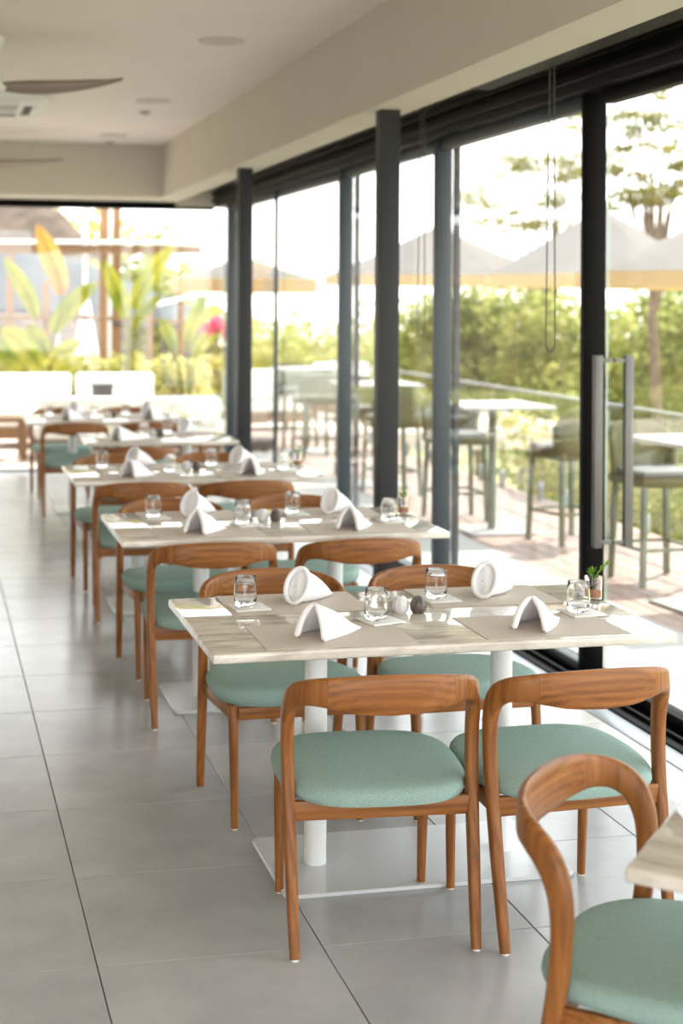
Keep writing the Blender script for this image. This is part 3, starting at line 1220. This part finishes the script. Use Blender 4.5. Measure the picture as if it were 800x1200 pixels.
def make_parasol(rad, zt, ze, zb):
    """six-sided market parasol: rad, apex height, edge height, ground height"""
    root = empty('market_parasol')
    nS = 8
    vs, fs = [(0, 0, zt)], []
    cr_ = [(rad * math.cos(2 * math.pi * k / nS), rad * math.sin(2 * math.pi * k / nS), ze) for k in range(nS)]
    mid = [(x * .5, y_ * .5, zt + (ze - zt) * .53) for x, y_, z in cr_]
    vs += mid + cr_
    for k in range(nS):
        k2 = (k + 1) % nS
        fs += [(0, 1 + k, 1 + k2), (1 + k, 1 + nS + k, 1 + nS + k2, 1 + k2)]
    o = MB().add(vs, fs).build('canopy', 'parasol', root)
    md = o.modifiers.new('thickness', 'SOLIDIFY')
    md.thickness = .006
    va = MB()
    for k in range(nS):
        a, b = cr_[k], cr_[(k + 1) % nS]
        va.add([a, b, (b[0], b[1], b[2] - .16), (a[0], a[1], a[2] - .16)], [(0, 1, 2, 3)])
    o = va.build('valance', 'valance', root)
    md = o.modifiers.new('thickness', 'SOLIDIFY')
    md.thickness = .006
    MB().cyl(.03, zb, zt - .02, n=12).build('pole', 'steel', root, smooth=True)
    MB().lathe([(0, zt + .09), (.03, zt + .07), (.04, zt + .02), (.05, zt - .01)], 12, cap0=False).build('finial', 'white_paint', root, smooth=True)
    for k in range(nS):
        a = cr_[k]
        MB().bar((0, 0, zt - .06), (a[0] * .97, a[1] * .97, ze - .03), .02, .02).build('rib', 'steel', root)
    MB().cyl(.35, zb, zb + .1, n=24).build('base', 'charcoal', root, smooth=True)
    return tag(root, 'x', 'parasol')


for (x, v, ya, ye, rad, a, lab) in ((880, 13.2, 236, 320, 1.72, 10, 'beige parasol outside right of the black door post, nearest one'),
                                    (703, 19.0, 242, 323, 1.66, 4, 'beige parasol outside with its peak behind the black door post'),
                                    (512, 23.8, 264, 324, 1.98, 14, 'beige parasol outside, left of the other two')):
    P = ray_at(x, ya, v)
    E_ = ray_at(x, ye, v)
    o = make_parasol(rad, P.z, E_.z, -3.0 if v < 19 else -.05)
    put(o, (P.x, v, 0), R(a), lab, 'beige parasols')

# ================================================================== OUTSIDE: TREES
nrg = np.random.default_rng(7)


def leaf_mesh(name, centres, radii, count, size, mat, parent, flat=.75):
    """many small pointed leaves scattered through soft blobs"""
    cen = np.array(centres, float)
    rad = np.array(radii, float)
    wgt = rad ** 2
    idx = nrg.choice(len(cen), count, p=wgt / wgt.sum())
    d = nrg.normal(size=(count, 3))
    d /= np.linalg.norm(d, axis=1)[:, None]
    r = nrg.random(count) ** (1 / 2.2)
    p_ = cen[idx] + d * (rad[idx] * r)[:, None] * np.array([1, 1, flat])
    t = nrg.normal(size=(count, 3))
    t[:, 2] *= .6
    t /= np.linalg.norm(t, axis=1)[:, None]
    s = np.cross(t, nrg.normal(size=(count, 3)))
    s /= np.linalg.norm(s, axis=1)[:, None]
    L_ = size * (.6 + .8 * nrg.random(count))[:, None]
    V = np.stack([p_ - t * L_ * .5, p_ + s * L_ * .28, p_ + t * L_ * .5, p_ - s * L_ * .28], 1).reshape(-1, 3)
    me = bpy.data.meshes.new(name)
    me.vertices.add(len(V))
    me.vertices.foreach_set('co', V.ravel())
    me.loops.add(count * 4)
    me.loops.foreach_set('vertex_index', np.arange(count * 4))
    me.polygons.add(count)
    me.polygons.foreach_set('loop_start', np.arange(count) * 4)
    me.polygons.foreach_set('loop_total', np.full(count, 4))
    me.update(calc_edges=True)
    me.materials.append(MT[mat])
    o = bpy.data.objects.new(name, me)
    COL.objects.link(o)
    o.parent = parent
    return o


def bushy_tree(name, loc, h, rad, mat, lab, count=1500, size=.22, group='trees beyond the deck', cat='tree'):
    root = empty(name, loc)
    cs, rs = [], []
    for k in range(9):
        a = nrg.random() * 6.28
        q = nrg.random() ** .5 * rad * .62
        cs.append((q * math.cos(a), q * math.sin(a), h - rad * .40 - nrg.random() ** 1.5 * (h * .5)))
        rs.append(rad * (.42 + .25 * nrg.random()))
    leaf_mesh('foliage', cs, rs, count, size, mat, root)
    tk = MB()
    tk.tube([(0, 0, 0), (.05, .04, h * .35), (-.04, .02, h * .7)], [.10, .075, .04], 8)
    for c in cs[:5]:
        tk.tube([(0, .02, h * .32), (c[0] * .5, c[1] * .5, (c[2] + h * .35) / 2), c], [.05, .035, .015], 6)
    tk.build('trunk', 'bark', root, smooth=True)
    return tag(root, lab, cat, group)


def acacia(loc, h, lobes, lab, mat='leaf_o', count=900):
    root = empty('acacia_tree', loc)
    cs, rs = [], []
    br = MB()
    br.tube([(0, 0, 0), (.1, .05, h * .3), (-.05, 0, h * .55), (.1, .1, h * .72)], [.13, .10, .07, .04], 8)
    for (x, y_, z, r) in lobes:
        for q in range(4):
            cs.append((x + nrg.normal() * r * .5, y_ + nrg.normal() * r * .5, z + nrg.normal() * .05))
            rs.append(r * (.45 + .5 * nrg.random()))
        br.tube([(0, 0, h * .55), (x * .4, y_ * .4, h * .55 + (z - h * .55) * .6), (x, y_, z - .05)], [.032, .02, .008], 6)
    leaf_mesh('foliage', cs, rs, int(count * 1.5), .085, mat, root, flat=.34)
    br.build('trunk', 'bark', root, smooth=True)
    return tag(root, lab, 'tree', 'tall sparse trees')


# dense belt of trees below the horizon, standing on the lower garden (ground at -3)
belt = [  # photo x, photo y of the crown's top, distance v, radius, material, label
    (330, 352, 34, 2.4, 'leaf_y', 'sunlit yellow-green tree seen between the two steel columns'),
    (385, 356, 30, 2.0, 'leaf_g', 'green tree seen left of the grey window posts'),
    (470, 375, 36, 2.2, 'leaf_y', 'pale tree seen just right of the nearer steel column'),
    (505, 331, 27, 1.7, 'leaf_g', 'green tree seen left of the middle grey window post'),
    (560, 318, 27, 1.9, 'leaf_g', 'dense green tree below the middle parasol, left side'),
    (612, 326, 29, 2.0, 'leaf_y', 'yellow-green tree below the middle parasol'),
    (660, 321, 24, 1.7, 'leaf_g', 'dense green tree seen just left of the black door post'),
    (700, 331, 27, 2.2, 'leaf_y', 'yellow-green tree hidden partly by the black door post'),
    (745, 316, 24.5, 1.7, 'leaf_g', 'dense green tree seen just right of the outer door handle'),
    (790, 321, 27, 2.1, 'leaf_d', 'dark green tree at the right edge under the parasol'),
    (850, 325, 23, 1.9, 'leaf_g', 'green tree beyond the right edge of the view'),
    (930, 325, 23, 2.0, 'leaf_y', 'yellow-green tree beyond the right edge of the view'),
]
for (x, yt, v, rad, mt_, lab) in belt:
    P = ray_at(x, yt, v)
    bushy_tree('leafy_tree', (P.x, v, -3.0), P.z + 3.0, rad, mt_, lab, 4200, .15)
for i, (x, yt, v, rad, mt_, lab) in enumerate(((575, 455, 14.5, .9, 'leaf_y', 'low yellow shrub beyond the balustrade behind the left bar table'),
                                (650, 515, 12.2, .8, 'leaf_y', 'low yellow-green shrub seen under the nearest bar stool'),
                                (735, 545, 11.4, .8, 'leaf_y', 'low shrub beyond the balustrade right of the door post'),
                                (790, 540, 11.0, .9, 'leaf_g', 'low green shrub beyond the balustrade at the right edge'),
                                (690, 500, 13.4, 1.0, 'leaf_g', 'low green shrub beyond the balustrade behind the door post'))):
    P = ray_at(x, yt, v)
    bushy_tree('garden_shrub', (max(P.x, 6.3), v, -3.0), P.z + 3.0, rad, mt_, lab, 1800, .10, 'shrubs beyond the balustrade', 'shrub')

def acacia_from(x, y, v, lobes, lab, count, r):
    # lobes are read off the photo as (x, y, depth offset, radius factor)
    P = ray_at(x, y, v)
    out = []
    for (lx, ly, dv, f) in lobes:
        q = ray_at(lx, ly, v + dv)
        out.append((q.x - P.x, dv, q.z + 3.0, r * f))
    acacia((P.x, v, -3.0), (P.z + 3.0) / .72, out, lab, count=count)


acacia_from(640, 330, 28, [(556, 222, 0, .8), (575, 238, .6, 1), (598, 250, -.4, 1), (560, 258, .3, .9), (590, 205, 0, .8), (612, 196, .5, 1.1), (640, 190, 0, 1.2), (668, 185, -.5, 1.1), (655, 205, .4, 1),
                           (625, 228, -.3, .9), (650, 235, .2, 1), (675, 240, 0, .9), (610, 265, .4, 1), (640, 262, -.4, .8), (668, 130, .3, .8), (680, 150, 0, .8), (690, 200, .6, 1), (710, 185, 0, 1)],
            'sparse flat-topped tree rising above the middle parasol', 3200, .55)
acacia_from(768, 262, 21, [(690, 140, 0, .8), (728, 205, .4, .9), (745, 225, -.3, 1.1), (725, 240, .3, 1), (760, 235, 0, 1), (785, 225, .4, .9), (735, 152, .2, .9), (762, 140, -.3, 1.1), (790, 150, 0, .9),
                           (740, 175, .4, .7), (775, 175, -.4, .8), (800, 190, .3, 1), (815, 160, 0, 1), (755, 110, .2, .8), (785, 95, 0, .8), (740, 95, -.3, .7), (830, 215, 0, 1.1), (728, 130, .3, .7)],
            'sparse flat-topped tree with forked trunk at the upper right', 2600, .36)

# ================================================================== OUTSIDE: PATIO AND GARDEN BEYOND THE FAR GLAZING
def make_sofa(wd):
    root = empty('outdoor_sofa')
    MB().box(-wd / 2, wd / 2, -.4, .4, .10, .24).build('frame', 'teak', root, bevel=.01)
    MB().box(-wd / 2 + .03, wd / 2 - .03, -.40, .36, .24, .42).build('seat_cushion', 'cushion', root, bevel=.04, seg=3)
    MB().box(-wd / 2 + .03, wd / 2 - .03, .20, .40, .42, .82).build('back_cushion', 'cushion', root, bevel=.05, seg=3)
    for sx in (-1, 1):
        for sy in (-1, 1):
            MB().box(sx * (wd / 2 - .06) - .03, sx * (wd / 2 - .06) + .03, sy * .34 - .03, sy * .34 + .03, -.01, .10).build('leg', 'teak_z', root)
    return tag(root, 'x', 'sofa')


s0 = make_sofa(1.0)
for i, (x, v, a, lab) in enumerate(((1.22, 17.6, 0, 'white cushioned sofa on the far patio, leftmost one'),
                                    (2.22, 17.6, 0, 'white cushioned sofa on the far patio, behind the farthest table'),
                                    (1.62, 16.35, 180, 'white cushioned sofa on the patio with its back to the room, left one'),
                                    (2.68, 16.35, 180, 'white cushioned sofa on the patio with its back to the room, right one'),
                                    (4.55, 19.8, 190, 'white cushioned sofa in the courtyard beyond the deck, nearer one'),
                                    (6.20, 21.3, 20, 'white cushioned sofa in the courtyard beyond the deck, farther one'))):
    o = put(s0 if i == 0 else copy_tree(s0), (x, v, -.0 if v < 19 else -.04), R(a), lab, 'white outdoor sofas')
    if i in (2, 3):
        o.scale = (1, 1, .80)
lt = empty('low_table', (.72, 16.2, 0))
MB().box(-.35, .35, -.3, .3, .40, .45).build('tabletop', 'teak', lt, bevel=.006)
for sx in (-1, 1):
    for sy in (-1, 1):
        MB().box(sx * .29 - .035, sx * .29 + .035, sy * .24 - .035, sy * .24 + .035, -.01, .40).build('leg', 'teak_z', lt)
tag(lt, 'low wooden side table on the sunny patio at the left edge', 'table')
pb = empty('planter_box', (1.96, 16.97, -.01))
MB().box(-.11, .11, -.11, .11, 0, .74).build('box', 'charcoal', pb, bevel=.008)
MB().box(-.12, .12, -.12, .12, .72, .76).build('rim', 'charcoal', pb, bevel=.006)
tag(pb, 'small charcoal planter box standing between the white sofas', 'planter')

BEDV = 20.6
bd_ = MB().grid(30, 8, lambda a, b: (-6 + 9.8 * a, 20.3 + 2.4 * b, -.05 + .45 * math.sin(math.pi * min(1, b * 1.3)) ** .5 + .06 * math.sin(9 * a + 5 * b))).build('planting_bed', 'ground', smooth=True)
tag(bd_, 'raised planting bed at the end of the patio', 'bed')


def shrub_row(x0, x1, yb, v, r, mt_, cnt, lab):
    P0, P1 = ray_at(x0, yb, v), ray_at(x1, yb, v)
    root = empty('flowering_shrub', ((P0.x + P1.x) / 2, v, .2))
    hw = (P1.x - P0.x) / 2
    hh = P0.z - .2
    cs = [(nrg.uniform(-hw, hw), nrg.uniform(-.3, .3), nrg.uniform(.1, hh - r * .4)) for _ in range(9)]
    leaf_mesh('foliage', cs, [r * (.6 + .5 * nrg.random()) for _ in cs], cnt, .14, mt_, root)
    br = MB()
    for c in cs:
        br.tube([(c[0] * .5, c[1] * .3, -.1), (c[0] * .8, c[1] * .7, c[2] * .5), c], [.02, .015, .008], 5)
    br.build('stem', 'bark', root)
    tag(root, lab, 'shrub', 'shrubs of the planting bed')


shrub_row(-10, 50, 412, 20.2, .45, 'leaf_y', 800, 'sunlit yellow shrub at the left end of the planting bed')
shrub_row(55, 110, 420, 20.6, .42, 'leaf_y', 800, 'sunlit yellow shrub below the white cone parasol')
shrub_row(110, 165, 415, 20.3, .42, 'leaf_y', 800, 'sunlit yellow shrub in the middle of the planting bed')
shrub_row(165, 225, 405, 20.6, .45, 'leaf_y', 800, 'sunlit yellow shrub at the right end of the planting bed')
shrub_row(300, 345, 400, 24, .6, 'leaf_y', 700, 'yellow-green shrub seen between the columns beyond the courtyard')
shrub_row(350, 395, 420, 25, .6, 'leaf_g', 700, 'green shrub beyond the courtyard left of the grey posts')


def paddle_leaf(parent, a, b, tip, wd, mat):
    """stalk a->b, blade b->tip with a folded midrib"""
    a, b, tip = Vector(a), Vector(b), Vector(tip)
    mid = b.lerp(tip, .5) + Vector((0, 0, (tip - b).length * .10))
    stalk = a.lerp(b, .5) + Vector((0, 0, .06))
    pts = [tuple(q) for q in catmull([a, stalk, b, mid, tip], 4)]
    blade = MB()
    spine = [Vector(q) for q in pts[8:]]
    rows = []
    n_ = len(spine)
    view = Vector((-.2, -1, .15)).normalized()
    vs = []
    for i, q in enumerate(spine):
        t = i / (n_ - 1)
        tg = (spine[min(i + 1, n_ - 1)] - spine[max(i - 1, 0)]).normalized()
        s = tg.cross(view).normalized()
        k = wd * (math.sin(math.pi * (.06 + .94 * t) ** .75) ** .7 if t < 1 else .02)
        up = s.cross(tg).normalized()
        for j, e in ((-1, .22), (-.5, .06), (0, 0), (.5, .06), (1, .22)):
            vs.append(q + s * (k * j) + up * (k * e))
    fs = [(i * 5 + j, i * 5 + j + 1, (i + 1) * 5 + j + 1, (i + 1) * 5 + j) for i in range(n_ - 1) for j in range(4)]
    o = blade.add(vs, fs).build('leaf', mat, parent, smooth=True)
    MB().tube(pts, list(np.linspace(.022, .004, len(pts))), 6).build('stalk', 'banana_g', o, smooth=True)


def paddle_plant(x, v, leaves, lab):
    base = ray_at(x, 470, v)
    base.z = -.01
    root = empty('bird_of_paradise_plant', base)
    for (x1, y1, x2, y2, dv, wd, mt_) in leaves:
        b, t = ray_at(x1, y1, v + dv * .5), ray_at(x2, y2, v + dv)
        paddle_leaf(root, (nrg.uniform(-.05, .05), nrg.uniform(-.05, .05), .0), b - base, t - base, wd, mt_)
    return tag(root, lab, 'plant', 'large-leaved plants at the end of the patio')


paddle_plant(48, 19.3, [(42, 372, 4, 302, .3, .11, 'banana_g'), (72, 345, 42, 262, -.2, .14, 'banana_o'), (62, 390, 116, 330, .2, .13, 'banana_g'),
                        (40, 420, 0, 385, -.3, .15, 'banana_g'), (30, 432, -14, 405, .1, .14, 'banana_g'), (52, 415, 30, 380, -.4, .12, 'banana_g')],
             'large-leaved plant with an upright orange leaf at the left of the far garden')
paddle_plant(62, 18.7, [(60, 428, 96, 400, -.2, .11, 'banana_g'), (48, 432, 20, 400, -.1, .13, 'banana_g'), (70, 440, 100, 418, -.2, .1, 'banana_g')],
             'low large-leaved plant in front of the orange-leaved plant')
paddle_plant(148, 19.4, [(146, 372, 120, 305, .1, .12, 'banana_g'), (156, 362, 206, 286, -.1, .13, 'banana_g'), (158, 385, 190, 345, .3, .08, 'banana_g')],
             'tall large-leaved plant with two crossed leaves in the middle of the far garden')
paddle_plant(222, 19.1, [(220, 400, 242, 345, .1, .10, 'banana_g'), (205, 410, 186, 372, .1, .09, 'banana_g'), (228, 420, 262, 372, -.1, .09, 'banana_g')],
             'large-leaved plant beside the corner of the far glazing')
fp = empty('flowering_plant', ray_at(254, 400, 18.5))
leaf_mesh('blossom', [(0, 0, .32), (.12, 0, .22), (-.1, .05, .25)], [.12, .1, .1], 160, .09, 'pink', fp)
MB().tube([(0, 0, -1.1), (.03, 0, -.5), (0, 0, .3)], .012, 6).build('stem', 'bark', fp)
leaf_mesh('foliage', [(0, 0, -.2), (.1, 0, -.5), (-.1, .05, -.75)], [.25, .25, .25], 250, .12, 'leaf_y', fp)
fp.location.z = 1.09
tag(fp, 'plant with pink blossom seen at the glazed corner', 'plant')

# timber frame, tarpaulin and bank
BV = 22.4


def beam(name, x0, y0, x1, y1, v, wz, wy, mat, lab, cat='beam', group=None):
    a, b = ray_at(x0, y0, v), ray_at(x1, y1, v)
    o = MB().bar(a - a, b - a, wy, wz).build(name, mat, bevel=.006)
    o.location = a
    return tag(o, lab, cat, group)


beam('timber_beam', -120, 291, 236, 293, BV, .13, .1, 'teak', 'long brown timber beam across the far garden')
beam('timber_board', -120, 282.6, 236, 284.6, BV, .05, .3, 'white_paint', 'pale board lying on the brown timber beam', 'board')
beam('bamboo_rail', -120, 373, 120, 372, 21.6, .06, .06, 'teak', 'lower wooden rail of the far garden, left length', 'rail', 'garden rails')
beam('bamboo_rail', 70, 370, 232, 379, 21.5, .06, .06, 'teak', 'lower wooden rail of the far garden, right length', 'rail', 'garden rails')
beam('white_strut', 172, 360, 240, 342, 21.9, .05, .05, 'white_paint', 'white sloping strut near the glazed corner', 'strut')
PO = [(54, 500, 330, 'teak_z', .09, 21.7, 'short brown post beside the orange leaf'),
      (67, 500, 388, 'white_paint', .05, 20.9, 'thin white stake in the planting bed'),
      (100, 480, 244, 'white_paint', .07, 22.8, 'white post above the timber beam, left one'),
      (122, 480, 236, 'teak_z', .13, 22.9, 'orange-brown post above the timber beam, left one'),
      (129, 480, 240, 'white_paint', .06, 23.0, 'white post standing between two orange-brown posts'),
      (137, 480, 236, 'teak_z', .12, 23.1, 'orange-brown post above the timber beam, right one'),
      (176, 500, 362, 'teak_z', .08, 21.8, 'brown post under the lower garden rail'),
      (212, 500, 330, 'teak_z', .08, 22.0, 'brown post near the right end of the tarpaulin'),
      (234, 500, 299, 'charcoal', .06, 22.4, 'dark post holding the right end of the timber beam'),
      (12, 500, 297, 'teak_z', .10, 22.4, 'brown post under the timber beam at the left edge')]
for (x, y0, y1, mt_, wd, v, lab) in PO:
    a, b = ray_at(x, y0, v), ray_at(x, y1, v)
    o = MB().box(-wd / 2, wd / 2, -wd / 2, wd / 2, 0, b.z + .1).build('garden_post', mt_, bevel=.006)
    o.location = (b.x, v, -.1)
    tag(o, lab, 'post', 'garden posts')


def tarp_f(a, b):
    x = -60 + 290 * a
    top = 302 if a < .55 else 302 + (a - .55) / .45 * 62
    low = 372 if a < .6 else 372 + 34 * (a - .6)
    P = ray_at(x, top + (low - top) * b - 6 * math.sin(math.pi * a * 2.2), 24.4 - 1.3 * b)
    P.y += .12 * math.sin(14 * a + 2 * b)
    P.z += .05 * math.sin(23 * a) * math.sin(math.pi * b)
    return P


tp = MB().grid(36, 12, tarp_f).build('tarpaulin', 'tarp', smooth=True)
md = tp.modifiers.new('thickness', 'SOLIDIFY')
md.thickness = .01
tag(tp, 'grey tarpaulin slung below the timber beam', 'tarpaulin')
P = ray_at(101, 345, 21.9)
cp = empty('closed_parasol', (P.x, 21.9, 0))
MB().lathe([(0, P.z + .02), (.03, P.z), (.10, P.z - .35), (.17, P.z - .8), (.20, P.z - 1.0), (.12, P.z - 1.02)], 16, cap0=False).build('folded_canopy', 'white_paint', cp, smooth=True)
MB().cyl(.025, 0, P.z, n=10).build('pole', 'steel', cp, smooth=True)
tag(cp, 'closed white cone-shaped parasol before the grey tarpaulin', 'parasol')


def bank_f(a, b):
    x = -14 + 20 * a
    return (x, 26 + 4.5 * b + .3 * math.sin(5 * a), -.4 + 3.9 * b ** .8 * (1 - .75 * max(0, (a - .83) / .17)) + .12 * math.sin(31 * a + 9 * b) + .1 * math.sin(17 * b + 13 * a))


bk = MB().grid(60, 20, bank_f).build('earth_bank', 'bank', smooth=True)
tag(bk, 'brown rocky bank rising behind the timber beam', 'bank')
for (x, yt, v, rad, mt_, lab) in ((20, 238, 31, 1.5, 'leaf_y', 'yellow-green tree on the bank at the left edge'),
                                  (90, 225, 32, 1.6, 'leaf_y', 'yellow-green tree on the bank behind the white post'),
                                  (162, 248, 29, 1.2, 'leaf_g', 'green bush right of the orange-brown posts'),
                                  (205, 300, 25.5, .9, 'leaf_g', 'green bush under the right end of the timber beam'),
                                  (240, 335, 28, 1.3, 'leaf_y', 'yellow-green bush at the glazed corner'),
                                  (-30, 380, 23.0, .9, 'leaf_d', 'dark green bush left under the tarpaulin')):
    P = ray_at(x, yt, v)
    bushy_tree('garden_bush', (P.x, v, -.3), P.z + .3, rad, mt_, lab, 1200, .18, 'bushes of the far garden', 'bush')
P = ray_at(262, 325, 17.0)
o = make_parasol(.9, P.z + .25, P.z - .02, -.01)
put(o, (P.x + .25, 17.0, 0), R(10), 'white parasol tip seen through the pane left of the farther column', 'beige parasols')
